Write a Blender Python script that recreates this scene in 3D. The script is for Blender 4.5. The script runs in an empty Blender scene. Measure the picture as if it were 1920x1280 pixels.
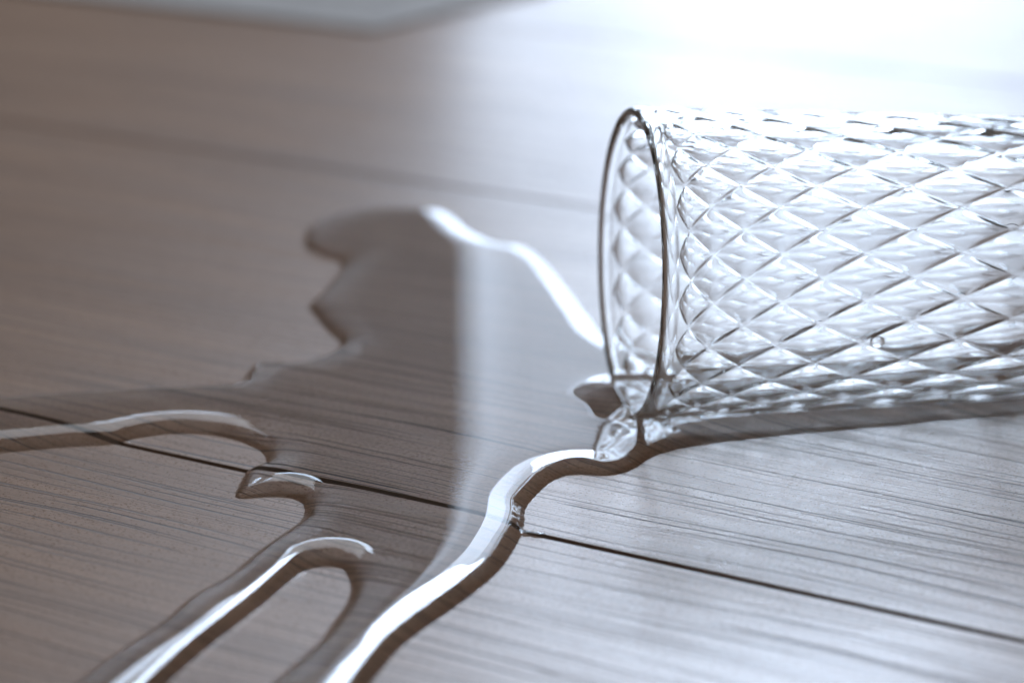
import bpy, bmesh, math, random
import numpy as np
from mathutils import Vector, Matrix

# ------------------------------------------------------------------ camera, light, exposure
MM = 0.001
CAM_H = 183.0                      # lens height above the floor (mm)
FPX = 5333.0                       # focal length in pixels of the 1920 px wide photograph (100 mm lens)
PITCH = math.atan(1515.0 / FPX)
sc = bpy.context.scene
col = sc.collection

cam_d = bpy.data.cameras.new('camera')
cam_d.lens = 100.0
cam_d.sensor_width = 36.0
cam_d.clip_start = 0.01
cam_d.clip_end = 50.0
cam_d.dof.use_dof = True
cam_d.dof.focus_distance = 0.560
cam_d.dof.aperture_fstop = 9.5
cam_d.dof.aperture_blades = 9
cam = bpy.data.objects.new('camera', cam_d)
col.objects.link(cam)
cam.location = (0, 0, CAM_H * MM)
cam.rotation_euler = (math.pi / 2 - PITCH, 0, 0)
sc.camera = cam

world = bpy.data.worlds.new('World')
sc.world = world
world.use_nodes = True
bg = world.node_tree.nodes['Background']
bg.inputs[0].default_value = (1.0, 0.93, 0.87, 1)
bg.inputs[1].default_value = 0.06


def window_lamp(name, x0, x1, z0, z1, y, radiance, colour):
    """An upright window pane of even brightness standing at distance y, facing the camera."""
    w, h = x1 - x0, z1 - z0
    l = bpy.data.lights.new(name, 'AREA')
    l.shape = 'RECTANGLE'
    l.size, l.size_y = w, h
    l.energy = radiance * math.pi * w * h
    l.color = colour
    o = bpy.data.objects.new(name, l)
    o.location = ((x0 + x1) / 2, y, (z0 + z1) / 2)
    o.rotation_euler = (math.radians(90), 0, math.radians(0))
    # area lamps shine along local -Z: turn it to face -Y
    o.rotation_euler = (math.radians(-90), 0, 0)
    col.objects.link(o)
    return o


DAY = (0.665, 0.80, 1.0)
WX0, WX1 = -0.031, 0.37                 # the left jamb is what ends the bright half of the puddle
ZB = 0.735                              # transom
window_lamp('window_daylight', 0.03, WX1, ZB, 1.14, 1.95, 23.5, DAY)
window_lamp('window_middle_pane_daylight', 0.091, 0.19, 0.22, ZB - 0.001, 1.95, 7.5, DAY)
window_lamp('window_right_pane_daylight', 0.191, WX1, 0.22, ZB - 0.001, 1.95, 5.0, DAY)
window_lamp('window_lower_pane_daylight', 0.061, 0.46, 0.02, 0.219, 1.95, 5.2, DAY)
window_lamp('window_lower_corner_daylight', WX0, 0.06, 0.02, 0.219, 1.95, 5.2, DAY)
window_lamp('window_frosted_band_daylight', WX0, 0.0, 0.22, ZB - 0.001, 1.951, 2.5, DAY)
window_lamp('window_frosted_edge_daylight', 0.001, 0.09, 0.22, ZB - 0.001, 1.951, 2.05, DAY)
window_lamp('window_left_pane_daylight', -0.28, 0.029, ZB, 0.82, 1.95, 8.0, DAY)
window_lamp('curtained_window_daylight', -0.50, 0.029, 0.821, 1.40, 1.95, 2.0, (0.86, 0.92, 1.0))
# light thrown down by the ceiling of the room
ceil = window_lamp('ceiling_bounce', -1.6, 1.6, 0.0, 3.0, 0.0, 0.46, (1.0, 0.90, 0.82))
ceil.location = (0, 0.2, 2.4)
ceil.rotation_euler = (0, 0, 0)

sc.view_settings.view_transform = 'Standard'
sc.view_settings.look = 'None'
sc.view_settings.gamma = 1.0
sc.view_settings.exposure = 0.08
sc.view_settings.use_curve_mapping = False
sc.render.engine = 'CYCLES'
sc.cycles.max_bounces = 24
sc.cycles.transmission_bounces = 24
sc.cycles.glossy_bounces = 12
sc.cycles.diffuse_bounces = 4
sc.cycles.use_denoising = True
sc.cycles.caustics_refractive = True
sc.cycles.caustics_reflective = True
sc.cycles.blur_glossy = 0.3

CP, SP = math.cos(PITCH), math.sin(PITCH)


def to_floor(x, y):
    """Photograph pixel -> point on the floor (mm)."""
    u, v = x - 960.0, y - 640.0
    down = FPX * SP + v * CP
    fwd = FPX * CP - v * SP
    return CAM_H * u / down, CAM_H * fwd / down


# ------------------------------------------------------------------ materials
class NT:
    def __init__(self, name):
        self.m = bpy.data.materials.new(name)
        self.m.use_nodes = True
        self.t = self.m.node_tree
        self.b = self.t.nodes['Principled BSDF']

    def n(self, kind, **kw):
        nd = self.t.nodes.new(kind)
        for k, v in kw.items():
            setattr(nd, k, v)
        return nd

    def put(self, sock, v):
        if isinstance(v, bpy.types.NodeSocket):
            self.t.links.new(v, sock)
        else:
            sock.default_value = v

    def math(self, op, a, b=0.0, c=0.0, clamp=False):
        nd = self.n('ShaderNodeMath', operation=op, use_clamp=clamp)
        self.put(nd.inputs[0], a)
        self.put(nd.inputs[1], b)
        if op in ('MULTIPLY_ADD', 'SMOOTH_MIN', 'COMPARE'):
            self.put(nd.inputs[2], c)
        return nd.outputs[0]

    def ramp(self, v, lo, hi, a=0.0, b=1.0):
        nd = self.n('ShaderNodeMapRange', interpolation_type='SMOOTHSTEP')
        self.put(nd.inputs[0], v)
        for i, q in enumerate((lo, hi, a, b)):
            self.put(nd.inputs[i + 1], q)
        return nd.outputs[0]

    def mix(self, f, a, b):
        nd = self.n('ShaderNodeMix', data_type='RGBA')
        self.put(nd.inputs[0], f)
        for s, v in ((nd.inputs[6], a), (nd.inputs[7], b)):
            self.put(s, v)
        return nd.outputs[2]

    def noise(self, vec, scale, detail=3.0, rough=0.55, dist=0.0):
        nd = self.n('ShaderNodeTexNoise')
        self.put(nd.inputs['Vector'], vec)
        self.put(nd.inputs['Scale'], scale)
        nd.inputs['Detail'].default_value = detail
        nd.inputs['Roughness'].default_value = rough
        nd.inputs['Distortion'].default_value = dist
        return nd.outputs[0]


def wood():
    k = NT('washed_oak_laminate')
    tc = k.n('ShaderNodeTexCoord')
    oi = k.n('ShaderNodeObjectInfo')
    sep = k.n('ShaderNodeSeparateXYZ')
    k.put(sep.inputs[0], tc.outputs['Object'])
    X = k.math('MULTIPLY', sep.outputs[0], 1000.0)           # mm along the plank
    Y = k.math('MULTIPLY', sep.outputs[1], 1000.0)           # mm across
    X = k.math('MULTIPLY_ADD', oi.outputs['Random'], 7000.0, X)
    Y = k.math('MULTIPLY_ADD', oi.outputs['Random'], 913.0, Y)

    def vec(sx, sy, z=0.0):
        c = k.n('ShaderNodeCombineXYZ')
        k.put(c.inputs[0], k.math('MULTIPLY', X, sx))
        k.put(c.inputs[1], k.math('MULTIPLY', Y, sy))
        c.inputs[2].default_value = z
        return c.outputs[0]

    # the grain wanders gently
    wob = k.noise(vec(1 / 170.0, 1 / 60.0, 3.1), 1.0, 2.0)
    Yw = k.math('MULTIPLY_ADD', k.math('SUBTRACT', wob, 0.5), 15.0, Y)
    fine = k.noise(vec(1 / 7.0, 1 / 9.0, 8.3), 1.0, 2.0)
    Yf = k.math('MULTIPLY_ADD', k.math('SUBTRACT', fine, 0.5), 0.55, Yw)

    def dashes(length, pitch, half, seed, taper=0.47):
        c = k.n('ShaderNodeCombineXYZ')
        k.put(c.inputs[0], k.math('MULTIPLY', X, 1.0 / length))
        k.put(c.inputs[1], k.math('MULTIPLY', Yf, 1.0 / pitch))
        v = k.n('ShaderNodeTexVoronoi', voronoi_dimensions='2D', feature='F1')
        off = k.n('ShaderNodeVectorMath', operation='ADD')
        k.put(off.inputs[0], c.outputs[0])
        off.inputs[1].default_value = (seed, seed * 1.7, 0)
        k.put(v.inputs['Vector'], off.outputs[0])
        v.inputs['Scale'].default_value = 1.0
        d = k.n('ShaderNodeVectorMath', operation='SUBTRACT')
        k.put(d.inputs[0], off.outputs[0])
        k.put(d.inputs[1], v.outputs['Position'])
        s = k.n('ShaderNodeSeparateXYZ')
        k.put(s.inputs[0], d.outputs[0])
        da = k.math('DIVIDE', k.math('ABSOLUTE', s.outputs[0]), taper, clamp=True)
        along = k.math('SUBTRACT', 1.0, k.math('POWER', da, 3.0))
        sc_ = k.n('ShaderNodeSeparateColor')
        k.put(sc_.inputs[0], v.outputs['Color'])
        w = k.math('MULTIPLY', along, k.math('MULTIPLY_ADD', sc_.outputs[0], 0.8, 0.35))
        w = k.math('MULTIPLY', w, half / pitch)
        da2 = k.math('ABSOLUTE', s.outputs[1])
        q = k.math('DIVIDE', da2, k.math('MAXIMUM', w, 1e-4))
        m = k.ramp(q, 0.45, 1.15, 1.0, 0.0)
        return k.math('MULTIPLY', m, k.math('MULTIPLY_ADD', sc_.outputs[1], 0.38, 0.62))

    d1 = dashes(70.0, 3.6, 0.36, 0.0)
    d2 = dashes(34.0, 2.2, 0.17, 41.3)
    d3 = dashes(130.0, 8.0, 0.46, 17.9)
    lines = k.math('MAXIMUM', k.math('MAXIMUM', d1, k.math('MULTIPLY', d2, 0.5)), d3)
    patch = k.ramp(k.noise(vec(1 / 160.0, 1 / 28.0, 5.5), 1.0, 2.0), 0.28, 0.52, 0.5, 1.0)
    lines = k.math('MULTIPLY', lines, patch)

    band = k.noise(vec(1 / 130.0, 1 / 5.0, 1.7), 1.0, 4.0, 0.6)
    broad = k.noise(vec(1 / 260.0, 1 / 34.0, 9.1), 1.0, 3.0)
    speck = k.noise(vec(1 / 0.8, 1 / 0.6, 2.2), 1.0, 3.0, 0.7)
    thread = k.noise(vec(1 / 14.0, 1 / 0.7, 6.4), 1.0, 3.0, 0.6)

    base = k.mix(k.ramp(broad, 0.3, 0.7), (0.360, 0.212, 0.130, 1), (0.455, 0.280, 0.180, 1))
    base = k.mix(k.ramp(band, 0.35, 0.68, 0.0, 0.25), base, (0.215, 0.135, 0.090, 1))
    base = k.mix(k.ramp(thread, 0.4, 0.75, 0.0, 0.28), base, (0.47, 0.33, 0.24, 1))
    base = k.mix(k.ramp(speck, 0.35, 0.65, 0.34, 0.0), base, (0.12, 0.09, 0.07, 1))
    base = k.mix(k.math('MULTIPLY', lines, 0.95), base, (0.032, 0.021, 0.016, 1))
    k.put(k.b.inputs['Base Color'], base)
    r = k.ramp(speck, 0.3, 0.7, 0.24, 0.42)
    r = k.math('MULTIPLY_ADD', lines, 0.18, r)
    r = k.math('MULTIPLY_ADD', k.ramp(band, 0.3, 0.7), 0.02, r)
    k.put(k.b.inputs['Roughness'], r)
    k.b.inputs['IOR'].default_value = 1.6
    h = k.math('MULTIPLY_ADD', lines, -1.0, k.math('MULTIPLY', speck, 0.22))
    h = k.math('MULTIPLY_ADD', thread, 0.10, h)
    bump = k.n('ShaderNodeBump')
    bump.inputs['Strength'].default_value = 0.75
    bump.inputs['Distance'].default_value = 0.00010
    k.put(bump.inputs['Height'], h)
    k.put(k.b.inputs['Normal'], bump.outputs[0])
    return k.m


def plain(name, colour, rough, spec=0.5, vary=0.0, scale=40.0):
    k = NT(name)
    if vary:
        tc = k.n('ShaderNodeTexCoord')
        n = k.noise(tc.outputs['Object'], scale, 4.0)
        c2 = tuple(c * (1 - vary) for c in colour[:3]) + (1,)
        k.put(k.b.inputs['Base Color'], k.mix(k.ramp(n, 0.3, 0.7), colour, c2))
    else:
        k.b.inputs['Base Color'].default_value = colour
    k.b.inputs['Roughness'].default_value = rough
    k.b.inputs['Specular IOR Level'].default_value = spec
    return k.m


def clear(name, ior, tint=(1, 1, 1, 1)):
    m = bpy.data.materials.new(name)
    m.use_nodes = True
    t = m.node_tree
    t.nodes.remove(t.nodes['Principled BSDF'])
    g = t.nodes.new('ShaderNodeBsdfGlass')
    g.inputs['IOR'].default_value = ior
    g.inputs['Roughness'].default_value = 0.0
    g.inputs['Color'].default_value = tint
    t.links.new(g.outputs[0], t.nodes['Material Output'].inputs['Surface'])
    return m


M_WOOD = wood()
M_BEVEL = plain('dark_bevel', (0.105, 0.060, 0.036, 1), 0.6, 0.3, 0.35, 300.0)
M_SUB = plain('joint_core', (0.05, 0.03, 0.02, 1), 0.9, 0.1, 0.3, 200.0)
M_MAT = plain('pale_woven_mat', (0.38, 0.36, 0.34, 1), 0.8, 0.3, 0.15, 90.0)
M_BASE = plain('pale_mat_border', (0.40, 0.38, 0.36, 1), 0.7, 0.4, 0.08, 60.0)
M_GLASS = clear('clear_glass', 1.50, (0.985, 0.99, 0.99, 1))
M_WET = clear('clear_glass_wetted', 1.50 / 1.333, (0.985, 0.99, 0.99, 1))
M_WATER = clear('water', 1.333, (0.99, 0.992, 0.99, 1))


def mesh_obj(name, verts, faces, mat, parent=None, smooth=True, normals=None):
    me = bpy.data.meshes.new(name)
    me.from_pydata(verts, [], faces)
    if mat is not None:
        for m in (mat if isinstance(mat, (list, tuple)) else [mat]):
            me.materials.append(m)
    me.polygons.foreach_set('use_smooth', [smooth] * len(me.polygons))
    me.update()
    if normals is not None:
        me.normals_split_custom_set_from_vertices(normals)
    o = bpy.data.objects.new(name, me)
    col.objects.link(o)
    if parent is not None:
        o.parent = parent
    return o


# ------------------------------------------------------------------ floor of bevelled planks
ANG = math.atan2(-5544.0, 8550.0)                       # plank direction on the floor
E1 = np.array([math.cos(ANG), math.sin(ANG)])           # along the planks, to the near right
E2 = np.array([-E1[1], E1[0]])                          # across, away from the camera
jx, jy = to_floor(960, 991.4)
C1 = float(np.dot(E2, (jx, jy)))                        # joint that crosses the near half of the picture
jx, jy = to_floor(960, 365)
W = float(np.dot(E2, (jx, jy))) - C1                    # plank width, about 240 mm
A1 = 520.0                                              # end joints lie outside the picture
L = 1285.0
floor = mesh_obj('floor', [(-2.6, -0.6, -0.006), (2.6, -0.6, -0.006), (2.6, 3.4, -0.006), (-2.6, 3.4, -0.006)],
                 [(0, 1, 2, 3)], M_SUB, smooth=False)
floor['kind'] = 'structure'
floor['label'] = 'grey brown wood look plank floor with dark bevelled joints'


def plank_mesh():
    me = bpy.data.meshes.new('plank')
    g, ch, ce = 0.03, 1.05, 0.22                        # half gap, side bevel, end bevel (mm)
    hx, hy = L / 2 - 0.04, W / 2 - g
    rings = [(hx, hy, -5.5), (hx, hy, -ch), (hx - ce * 0.9, hy - ch * 0.9, -0.05), (hx - ce * 1.15, hy - ch * 1.15, 0.0)]
    v = []
    for a, b, z in rings:
        v += [(a * sx * MM, b * sy * MM, z * MM) for sx, sy in ((-1, -1), (1, -1), (1, 1), (-1, 1))]
    f, mi = [], []
    for r in range(3):
        for i in range(4):
            j = (i + 1) % 4
            f.append((r * 4 + i, r * 4 + j, r * 4 + 4 + j, r * 4 + 4 + i))
            mi.append(0 if r == 2 else 1)
    f.append((12, 13, 14, 15))
    mi.append(0)
    me.from_pydata(v, [], f)
    me.materials.append(M_WOOD)
    me.materials.append(M_BEVEL)
    me.polygons.foreach_set('material_index', mi)
    me.update()
    return me


PM = plank_mesh()
rng = random.Random(4)
for r in range(-3, 9):
    shift = 0.0 if r == 0 else (0.37 * r % 1.0) * L + rng.uniform(-60, 60)
    if r == -1:
        shift = 0.52 * L
    for q in range(-2, 3):
        a = A1 + shift + (q + 0.5) * L
        c = C1 + (r + 0.5) * W
        x, y = E1 * a + E2 * c
        if not (-2150 < x < 2150 and -250 < y < 3100):
            continue
        o = bpy.data.objects.new('plank', PM)
        col.objects.link(o)
        o.parent = floor
        o.location = (x * MM, y * MM, 0)
        o.rotation_euler = (0, 0, ANG)

# ------------------------------------------------------------------ corner of a pale mat, far behind
wx, wy = to_floor(703, 62)


def prism(name, a0, a1, c0, c1, z0, z1, mat, parent=None, bev=0.0):
    bm = bmesh.new()
    pts = [(a0, c0), (a1, c0), (a1, c1), (a0, c1)]
    lo, hi = [], []
    for a, c in pts:
        P = np.array([wx, wy]) + E1 * a + E2 * c
        lo.append(bm.verts.new((P[0] * MM, P[1] * MM, z0 * MM)))
        hi.append(bm.verts.new((P[0] * MM, P[1] * MM, z1 * MM)))
    bm.faces.new(lo[::-1])
    bm.faces.new(hi)
    for i in range(4):
        j = (i + 1) % 4
        bm.faces.new((lo[i], lo[j], hi[j], hi[i]))
    if bev:
        bmesh.ops.bevel(bm, geom=list(bm.edges), offset=bev * MM, segments=3, profile=0.5, affect='EDGES')
    me = bpy.data.meshes.new(name)
    bm.to_mesh(me)
    bm.free()
    me.materials.append(mat)
    o = bpy.data.objects.new(name, me)
    col.objects.link(o)
    o.parent = parent
    return o


mat = bpy.data.objects.new('floor_mat', None)
mat.location = (wx * MM, wy * MM, 0)
col.objects.link(mat)
mat['label'] = 'blurred corner of a pale grey mat lying on the floor behind'
mat['category'] = 'mat'
for nm, a0, a1, c0, c1, z0, z1, m_, bv in (
        ('mat_panel', -900, -14, 14, 600, 0.05, 1.5, M_MAT, 0.4),
        ('border', -900, 0, 0, 13.9, 0.05, 1.8, M_BASE, 0.7),
        ('border', -13.9, 0, 14.0, 600, 0.05, 1.8, M_BASE, 0.7)):
    o = prism(nm, a0, a1, c0, c1, z0, z1, m_, mat, bv)
    o.matrix_parent_inverse = Matrix.Translation(-mat.location)

# ------------------------------------------------------------------ the tumbler, lying on its side
GX, GY, GA = 24.7, 586.5, 0.170                        # contact point below the mouth (mm), heading of the axis
R0, TAPER = 33.3, 0.0291
WALLT = 2.2
N = 21                                                  # diamonds around
SUB = 24                                                # grid steps per half diamond
K_TAB = np.array([-1, 0, 1, 2, 3, 4, 5, 6, 7, 8, 9, 10, 11], float)
S_TAB = np.array([2.5, 4.8, 9.7, 16.4, 24.1, 32.6, 42.0, 52.2, 62.8, 74.0, 86.0, 98.0, 110.0])
DEPTH = 0.44
GROOVE, GROOVE_W = 0.42, 0.052
THETA0 = math.radians(30.4)


def smooth_interp(k):
    """Catmull-Rom through the table."""
    i = np.clip(np.floor(k - K_TAB[0]).astype(int), 0, len(K_TAB) - 2)
    t = k - K_TAB[i]
    g = lambda j: S_TAB[np.clip(j, 0, len(S_TAB) - 1)]
    p0, p1, p2, p3 = g(i - 1), g(i), g(i + 1), g(i + 2)
    return 0.5 * ((2 * p1) + (-p0 + p2) * t + (2 * p0 - 5 * p1 + 4 * p2 - p3) * t ** 2 + (-p0 + 3 * p1 - 3 * p2 + p3) * t ** 3)


AL = math.atan(TAPER)
eh = np.array([math.cos(GA), math.sin(GA), 0.0])
nh = np.array([math.sin(GA), -math.cos(GA), 0.0])       # towards the camera
zh = np.array([0, 0, 1.0])
ax = eh * math.cos(AL) - zh * math.sin(AL)
up = zh * math.cos(AL) + eh * math.sin(AL)
LIFT = 0.22
C0 = np.array([GX, GY, LIFT]) + up * R0


def ring_points(s, r, th):
    return C0 + ax * s[..., None] + r[..., None] * (np.cos(th)[..., None] * up + np.sin(th)[..., None] * nh)


NT_ = N * 2 * SUB
iu = np.arange(NT_)
rows_s, rows_r, tags = [], [], []                       # each row: arrays over theta
ii = iu / (2.0 * SUB)                                   # U in diamonds
th = 2 * math.pi * ii / N + THETA0
one = np.ones(NT_)
# lip: half round from inside to outside
RI = R0 - WALLT
for a in np.linspace(0, math.pi, 15)[0:]:
    rr = WALLT / 2 + 0.04 + 0.34 * math.sin(a) ** 2
    rows_s.append(one * (1.8 - 2.7 * math.sin(a)))
    rows_r.append(one * (R0 - WALLT / 2 - rr * math.cos(a)))
    tags.append('rim')
# patterned outside
rows_s.append(one * 2.2)
rows_r.append(one * (R0 - TAPER * 2.2 + 0.01))
tags.append('wall')
kk = np.arange(-1 * SUB, 10 * SUB + 1) / float(SUB)
for k in kk:
    s = float(smooth_interp(np.array([k]))[0])
    V = k / 2.0
    p, q = ii + V + 1e-6, ii - V + 1e-6
    ip, iq = np.floor(p), np.floor(q)
    fp, fq = p - ip, q - iq
    kc = ip - iq
    b = 16 * fp * (1 - fp) * fq * (1 - fq)
    # each diamond is pressed in: a gentle slope from its left sides, a crisp step up at its right sides
    edge = np.minimum(np.clip((1 - fp) / GROOVE_W, 0, 1), np.clip(fq / GROOVE_W, 0, 1))
    lean = np.sin(math.pi / 2 * fp) * np.sin(math.pi / 2 * (1 - fq))
    crisp = np.minimum(np.clip(fp / 0.07, 0, 1), np.clip((1 - fq) / 0.07, 0, 1))
    lean = np.where(np.abs(kc) < 0.5, 0.3 * lean + 0.7 * crisp, lean)     # the first row starts at a crisp zigzag
    side = np.clip(4 * np.maximum(fp * (1 - fp), fq * (1 - fq)), 0, 1) ** 0.8
    side = np.where(np.abs(kc) < 0.5, np.maximum(side, np.minimum(1 - fp, fq) * 2), side)
    side = np.clip(side, 0, 1)
    dent = DEPTH * b + GROOVE * edge * lean * side
    dent = np.where((kc < -0.5) | (kc > 9.5), 0.0, dent)
    grow = 0.70 + 0.30 * np.clip(s / 30.0, 0, 1)
    rows_s.append(one * s)
    rows_r.append(R0 - TAPER * s - grow * dent)
    tags.append('wall')
for s in (104.0, 110.0, 118.0, 124.0):
    rows_s.append(one * s)
    rows_r.append(one * (R0 - TAPER * s))
    tags.append('wall')
SB = 132.0
for a in np.linspace(0, math.pi / 2, 9):
    rb = R0 - TAPER * 126
    rows_s.append(one * (SB - 4 + 4 * math.sin(a)))
    rows_r.append(one * (rb - 4 + 4 * math.cos(a)))
    tags.append('base')
for f_ in (0.7, 0.4, 0.15, 0.01):
    rows_s.append(one * (SB - 0.8 * (1 - f_)))
    rows_r.append(one * (rb - 4) * f_)
    tags.append('base')
# inside of the base, then the inner wall back to the lip
sb_in = 117.0
ri_b = R0 - TAPER * sb_in - WALLT
for f_ in (0.01, 0.2, 0.5, 0.75):
    rows_s.append(one * (sb_in + 1.0 * (1 - f_)))
    rows_r.append(one * (ri_b - 5) * f_)
    tags.append('base')
for a in np.linspace(math.pi / 2, 0, 9):
    rows_s.append(one * (sb_in - 5 + 5 * math.sin(a)))
    rows_r.append(one * (ri_b - 5 + 5 * math.cos(a)))
    tags.append('base')
n_in = 150
for s in np.linspace(sb_in - 5.5, 2.2, n_in):
    k = float(np.interp(s, S_TAB, K_TAB))
    V = k / 2.0
    und = np.cos(2 * math.pi * (ii + V)) + np.cos(2 * math.pi * (ii - V))
    fade = np.clip((s - 4.0) / 12.0, 0, 1)
    slow = 0.05 * np.sin(3 * th + s * 0.05) + 0.04 * np.sin(5 * th - s * 0.09 + 1.0)
    rows_s.append(one * s)
    rows_r.append(R0 - WALLT - TAPER * s + fade * (0.030 * und + slow))
    tags.append('wall')

S_ = np.array(rows_s)
R_ = np.array(rows_r)
nr = len(S_)
P = ring_points(S_, R_, np.broadcast_to(th, S_.shape)) * MM
# normals from the whole closed surface
faces = []
face_tag = []
Rp = R_
for j in range(nr):
    j2 = (j + 1) % nr
    tg = tags[j] if tags[j] == tags[j2] else ('rim' if 'rim' in (tags[j], tags[j2]) else 'base')
    i1 = np.arange(NT_)
    i2 = (i1 + 1) % NT_
    a, b, c, d = j * NT_ + i1, j * NT_ + i2, j2 * NT_ + i2, j2 * NT_ + i1
    # split every quad along the crease (least recess sum)
    hac = Rp[j, i1] + Rp[j2, i2]
    hbd = Rp[j, i2] + Rp[j2, i1]
    use = hac >= hbd
    f1 = np.where(use[:, None], np.stack([a, b, c], 1), np.stack([a, b, d], 1))
    f2 = np.where(use[:, None], np.stack([a, c, d], 1), np.stack([b, c, d], 1))
    faces.append(np.concatenate([f1, f2]))
    face_tag += [tg] * (2 * NT_)
F = np.concatenate(faces)
face_tag = np.array(face_tag)
V_ = P.reshape(-1, 3)
fn = np.cross(V_[F[:, 1]] - V_[F[:, 0]], V_[F[:, 2]] - V_[F[:, 0]])
vn = np.zeros_like(V_)
for i in range(3):
    np.add.at(vn, F[:, i], fn)
vn /= np.maximum(np.linalg.norm(vn, axis=1, keepdims=True), 1e-15)
# make sure they point out of the glass (test on the outer wall)
mid_row = 70
mid = mid_row * NT_ + 10
axis_pt = (C0 + ax * S_[mid_row, 0]) * MM
if np.dot(vn[mid], V_[mid] - axis_pt) < 0:
    vn = -vn
    F = F[:, ::-1]
origin = np.array([GX, GY, 0]) * MM
glass = bpy.data.objects.new('drinking_glass', None)
glass.location = origin
col.objects.link(glass)
glass['label'] = 'clear diamond patterned drinking glass lying on its side, mouth over the puddle'
glass['category'] = 'drinking glass'
GPART = {}
for tg in ('rim', 'wall', 'base'):
    sel = F[face_tag == tg]
    used, inv = np.unique(sel, return_inverse=True)
    GPART[tg] = (mesh_obj(tg, (V_[used] - origin).tolist(), inv.reshape(-1, 3).tolist(), [M_GLASS, M_WET], glass, True,
                          vn[used].tolist()), V_[sel].mean(1) / MM)

# ------------------------------------------------------------------ the spilled water
# where the water's edge touches the floor, read off the photograph (pixels on the floor plane)
EDGE = [
    (1150, 640), (1122, 606), (1108, 590), (1085, 560), (1062, 532), (1040, 507), (1012, 482), (985, 470),
    (950, 463), (915, 453), (885, 437), (860, 415), (825, 401), (740, 396), (680, 398), (625, 410), (590, 422),
    (572, 438), (574, 466), (600, 480), (632, 491), (640, 503), (620, 530), (595, 558), (580, 575), (598, 602),
    (622, 628), (638, 645), (615, 667), (575, 683), (525, 688), (482, 684), (460, 704), (447, 724), (405, 729),
    (300, 733), (200, 738), (100, 744), (0, 752), (-110, 762), (-150, 800), (-110, 852), (0, 848), (60, 843),
    (130, 837), (213, 832), (262, 820), (330, 812), (400, 816), (450, 828), (488, 846), (499, 862), (493, 874),
    (468, 882), (458, 890), (446, 914), (441, 930), (456, 934), (500, 930), (540, 932), (564, 942), (571, 956),
    (562, 978), (530, 1002), (480, 1037), (420, 1086), (350, 1126), (300, 1170), (230, 1216), (170, 1260),
    (110, 1310), (60, 1380), (110, 1420), (200, 1390), (285, 1310), (335, 1262), (385, 1218), (440, 1175),
    (490, 1136), (535, 1096), (570, 1070), (610, 1060), (640, 1066), (654, 1085), (657, 1107), (648, 1133),
    (624, 1166), (598, 1202), (556, 1240), (500, 1290), (430, 1350), (420, 1410), (520, 1440), (620, 1390),
    (688, 1292), (720, 1250), (750, 1216), (800, 1176), (850, 1141), (890, 1111), (926, 1080), (948, 1055),
    (966, 1026), (976, 1008), (981, 992),
    (984, 974), (985, 955), (1000, 934), (1030, 906), (1060, 892), (1090, 888), (1130, 891), (1168, 886),
    (1194, 876), (1216, 861), (1250, 847), (1300, 836), (1400, 824), (1500, 813), (1560, 809), (1625, 803),
    (1700, 796), (1769, 788), (1840, 783), (1919, 776), (2010, 765), (2060, 740), (2040, 705), (1980, 685),
    (1900, 682), (1800, 686), (1700, 690), (1600, 697), (1500, 704), (1400, 708), (1300, 700), (1210, 670),
]


def spline(pts, per=8):
    pts = np.array(pts, float)
    n = len(pts)
    out = []
    for i in range(n):
        p0, p1, p2, p3 = pts[i - 1], pts[i], pts[(i + 1) % n], pts[(i + 2) % n]
        for t in np.arange(per) / per:
            out.append(0.5 * ((2 * p1) + (-p0 + p2) * t + (2 * p0 - 5 * p1 + 4 * p2 - p3) * t * t
                              + (-p0 + 3 * p1 - 3 * p2 + p3) * t ** 3))
    return np.array(out)


poly = np.array([to_floor(x, y) for x, y in spline(EDGE, 6)])
STEP = 0.5
x0, y0 = poly.min(0) - 3
x1, y1 = poly.max(0) + 3
xs = np.arange(x0, x1, STEP)
ys = np.arange(y0, y1, STEP)
GXX, GYY = np.meshgrid(xs, ys)
A = poly
B = np.roll(poly, -1, 0)
dist2 = np.full(GXX.shape, 1e9)
inside = np.zeros(GXX.shape, bool)
REACH = 26.0
for (ax_, ay_), (bx_, by_) in zip(A, B):
    # crossing test, row by row
    if ay_ != by_:
        lo, hi = min(ay_, by_), max(ay_, by_)
        j0, j1 = np.searchsorted(ys, lo, 'left'), np.searchsorted(ys, hi, 'left')
        if j1 > j0:
            xc = ax_ + (ys[j0:j1] - ay_) * (bx_ - ax_) / (by_ - ay_)
            inside[j0:j1] ^= xs[None, :] < xc[:, None]
    # distance, only near the segment
    i0 = max(0, int((min(ax_, bx_) - REACH - x0) / STEP)); i1 = int((max(ax_, bx_) + REACH - x0) / STEP) + 1
    j0 = max(0, int((min(ay_, by_) - REACH - y0) / STEP)); j1 = int((max(ay_, by_) + REACH - y0) / STEP) + 1
    gx, gy = GXX[j0:j1, i0:i1], GYY[j0:j1, i0:i1]
    vx, vy = bx_ - ax_, by_ - ay_
    t = np.clip(((gx - ax_) * vx + (gy - ay_) * vy) / max(vx * vx + vy * vy, 1e-9), 0, 1)
    d2 = (gx - ax_ - t * vx) ** 2 + (gy - ay_ - t * vy) ** 2
    np.minimum(dist2[j0:j1, i0:i1], d2, out=dist2[j0:j1, i0:i1])
dist = np.minimum(np.sqrt(dist2), REACH)
sd = np.where(inside, dist, -dist)
# a slightly ragged contact line, as on grained wood
ga = GXX * E1[0] + GYY * E1[1]
gc = GXX * E2[0] + GYY * E2[1]
sd = sd + 0.10 * np.sin(gc * 2.1 + np.sin(ga * 0.13) * 2) * np.exp(-np.abs(sd) / 0.8)

T_W, LC = 2.9, 2.4


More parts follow.
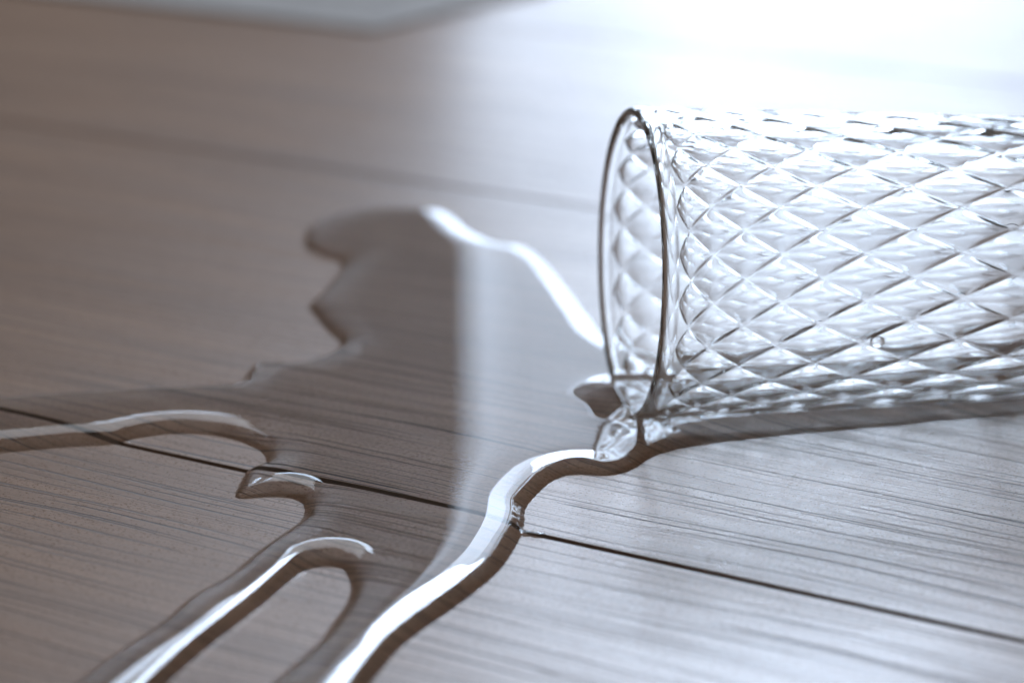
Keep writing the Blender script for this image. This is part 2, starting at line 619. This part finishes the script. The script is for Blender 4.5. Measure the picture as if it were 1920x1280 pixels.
def gauss(a, sig):
    n = int(3 * sig / STEP)
    w = np.exp(-0.5 * (np.arange(-n, n + 1) * STEP / sig) ** 2)
    w /= w.sum()
    for axis in (0, 1):
        pad = [(n, n) if q == axis else (0, 0) for q in (0, 1)]
        b = np.pad(a, pad, mode='edge')
        out = np.zeros_like(a)
        for i, ww in enumerate(w):
            sl = [slice(None), slice(None)]
            sl[axis] = slice(i, i + a.shape[axis])
            out += ww * b[tuple(sl)]
        a = out
    return a


h0 = np.where(sd > 0, T_W * (1 - np.exp(-np.maximum(sd, 0) / LC)), T_W * sd / LC)
hs1 = gauss(h0, 1.0)
hs2 = gauss(h0, 2.6)
sm = lambda a, b: (lambda t: t * t * (3 - 2 * t))(np.clip((sd - a) / (b - a), 0, 1))
Z = h0 + (hs1 - h0) * sm(0.3, 2.0)
Z = Z + (hs2 - Z) * sm(2.0, 6.0)
# water climbing the lip of the glass
lat = (GXX - GX) * nh[0] + (GYY - GY) * nh[1]
axi = (GXX - GX) * eh[0] + (GYY - GY) * eh[1]
da_ = np.where(axi < 0, -axi, np.maximum(axi - 6, 0)) * (1 + 0.10 * np.sin(lat * 0.30 + 0.8))
Z = Z + 1.9 * np.exp(-(da_ / 6.2) ** 2.0 - (np.abs(lat + 1.0) / 15.0) ** 4.0) * np.clip(sd / 4.0, 0, 1)
# a wedge of water held under the side of the glass
rr_ = R0 - TAPER * np.clip(axi, 0, None)
root_ = np.sqrt(np.maximum(rr_ ** 2 - lat ** 2, 1.0))
skin = LIFT + rr_ - root_                                # underside of the glass above the floor
inner = LIFT + rr_ - np.sqrt(np.maximum((rr_ - WALLT) ** 2 - lat ** 2, 0.25))
wedge = 0.50 * sd - 0.006 * np.maximum(sd, 0) ** 2
fade_w = (lambda t: t * t * (3 - 2 * t))(np.clip((axi - 3.0) / 14.0, 0, 1))
Z = Z + (np.minimum(np.minimum(wedge, 3.2), np.where(np.abs(lat) < 16, inner - 0.3, 9.0)) - Z) * fade_w
# a thread of water running into the joint
pa, pb = np.array(to_floor(986, 1000)), np.array(to_floor(1016, 1004))
dv = pb - pa
tt = np.clip(((GXX - pa[0]) * dv[0] + (GYY - pa[1]) * dv[1]) / (dv @ dv), 0, 1)
dr = np.sqrt((GXX - pa[0] - tt * dv[0]) ** 2 + (GYY - pa[1] - tt * dv[1]) ** 2)
rad = 1.35 + 0.25 * np.cos(tt * 9.0)
bead = 0.55 * (1 - (dr / rad) ** 2)
Z = np.where((sd < 0.5) & (bead > -0.9), np.maximum(Z, bead), Z)
sd = np.maximum(sd, rad - dr)
keep = sd > -1.0
ZW = Z.copy()                                            # water level, for the wetted glass below
buried = (axi > 0.2) & (Z > skin + 0.12) & (Z < inner - 0.12)
keep &= ~buried
Z = np.maximum(Z, -1.1)

idx = -np.ones(Z.shape, int)
cell = keep[:-1, :-1] & keep[1:, :-1] & keep[:-1, 1:] & keep[1:, 1:]
vuse = np.zeros(Z.shape, bool)
for dj in (0, 1):
    for di in (0, 1):
        vuse[dj:dj + cell.shape[0], di:di + cell.shape[1]] |= cell
idx[vuse] = np.arange(vuse.sum())
wv = np.stack([GXX[vuse], GYY[vuse], Z[vuse]], 1) * MM
j, i = np.nonzero(cell)
wf = np.stack([idx[j, i], idx[j, i + 1], idx[j + 1, i + 1], idx[j + 1, i]], 1)
wc = np.array([GX - 60, GY - 20, 0]) * MM
# rim of the sheet drops below the floor surface and is closed there
puddle = mesh_obj('water_puddle', (wv - wc).tolist(), wf.tolist(), M_WATER)
puddle.location = wc
puddle['label'] = 'clear puddle of spilled water with rounded edges on the plank floor'
puddle['category'] = 'puddle'

# ------------------------------------------------------------------ what is left in the tumbler
S_A, S_B = 7.0, 82.0


def pool_depth(s):
    u_ = (s - S_A) / (S_B - S_A)
    return 0.45 * np.sqrt(np.maximum(0.0, np.sin(math.pi * np.clip(u_, 0, 1)))) * (1 - 0.25 * u_) + 0.02


ns, na = 110, 41
vv, ff = [], []
for s in np.linspace(S_A, S_B, ns):
    Ri = R0 - TAPER * s - WALLT
    dw = float(pool_depth(s))
    ph = math.acos(1 - dw / Ri)
    half = (Ri + 0.12) * math.sin(ph)
    for t in np.linspace(-1, 1, na):
        z_ = -Ri * math.cos(ph) - 0.30 * dw * (1 - math.exp(-(1 - abs(t)) * half / 2.0)) * (1 - 0.3 * t) \
            + 0.015 * math.sin(s * 0.31 + 2 * t)
        p_ = C0 + ax * s + up * z_ + nh * (half * t)
        vv.append(tuple(p_ * MM - origin))
for q in range(ns - 1):
    for w_ in range(na - 1):
        a = q * na + w_
        ff.append((a, a + na, a + na + 1, a + 1))
pool = mesh_obj('water_remnant', vv, ff, M_WATER)
if pool.data.polygons[0].normal.z < 0:
    pool.data.flip_normals()
pool.location = origin
pool['label'] = 'shallow pool of water left inside the fallen drinking glass'
pool['category'] = 'water'

# ------------------------------------------------------------------ one drop clinging to the side of the glass
DS, DT = 45.6, math.radians(107.5)
dn = math.cos(DT) * up + math.sin(DT) * nh
dt = -math.sin(DT) * up + math.cos(DT) * nh
dc = C0 + ax * DS + dn * (R0 - TAPER * DS - 0.50)
vv, ff = [], []
for a in range(9):
    for b_ in range(28):
        pa_ = math.radians(90 * a / 8.0)
        ph_ = 2 * math.pi * b_ / 28
        r_ = math.cos(pa_)
        wob_ = 1 + 0.06 * math.sin(2 * ph_ + 0.6)
        p_ = dc + ax * (1.55 * r_ * wob_ * math.cos(ph_)) + dt * (1.35 * r_ * wob_ * math.sin(ph_)) + dn * (1.35 * math.sin(pa_))
        vv.append(tuple(p_ * MM))
for a in range(8):
    for b_ in range(28):
        c_ = (b_ + 1) % 28
        ff.append((a * 28 + b_, a * 28 + c_, (a + 1) * 28 + c_, (a + 1) * 28 + b_))
dc = dc * MM
drop = mesh_obj('water_drop', [tuple(np.array(v) - dc) for v in vv], ff, M_WATER)
if np.dot(np.array(drop.data.polygons[100].normal), dn) < 0:
    drop.data.flip_normals()
drop.location = dc
drop['label'] = 'tiny round water drop clinging to the side of the drinking glass'
drop['category'] = 'water drop'

# faces of the glass that stand in water bend light as glass against water
for tg, (o, cen) in GPART.items():
    rel = cen - C0
    s_ = rel @ ax
    lat_ = rel @ nh
    upc = rel @ up
    rad_ = np.hypot(lat_, upc)
    mid_r = R0 - TAPER * s_ - WALLT * 0.55
    outside = rad_ > mid_r
    ix = np.clip(((cen[:, 0] - x0) / STEP).astype(int), 0, len(xs) - 1)
    iy = np.clip(((cen[:, 1] - y0) / STEP).astype(int), 0, len(ys) - 1)
    wet = (sd[iy, ix] > 0) & (cen[:, 2] < ZW[iy, ix])
    Ri = R0 - TAPER * s_ - WALLT
    inpool = (~outside) & (s_ > S_A) & (s_ < S_B) & (-upc > Ri - pool_depth(s_) * 0.9) & (upc < 0)
    o.data.polygons.foreach_set('material_index', (wet | inpool).astype(np.int32))
    o.data.update()
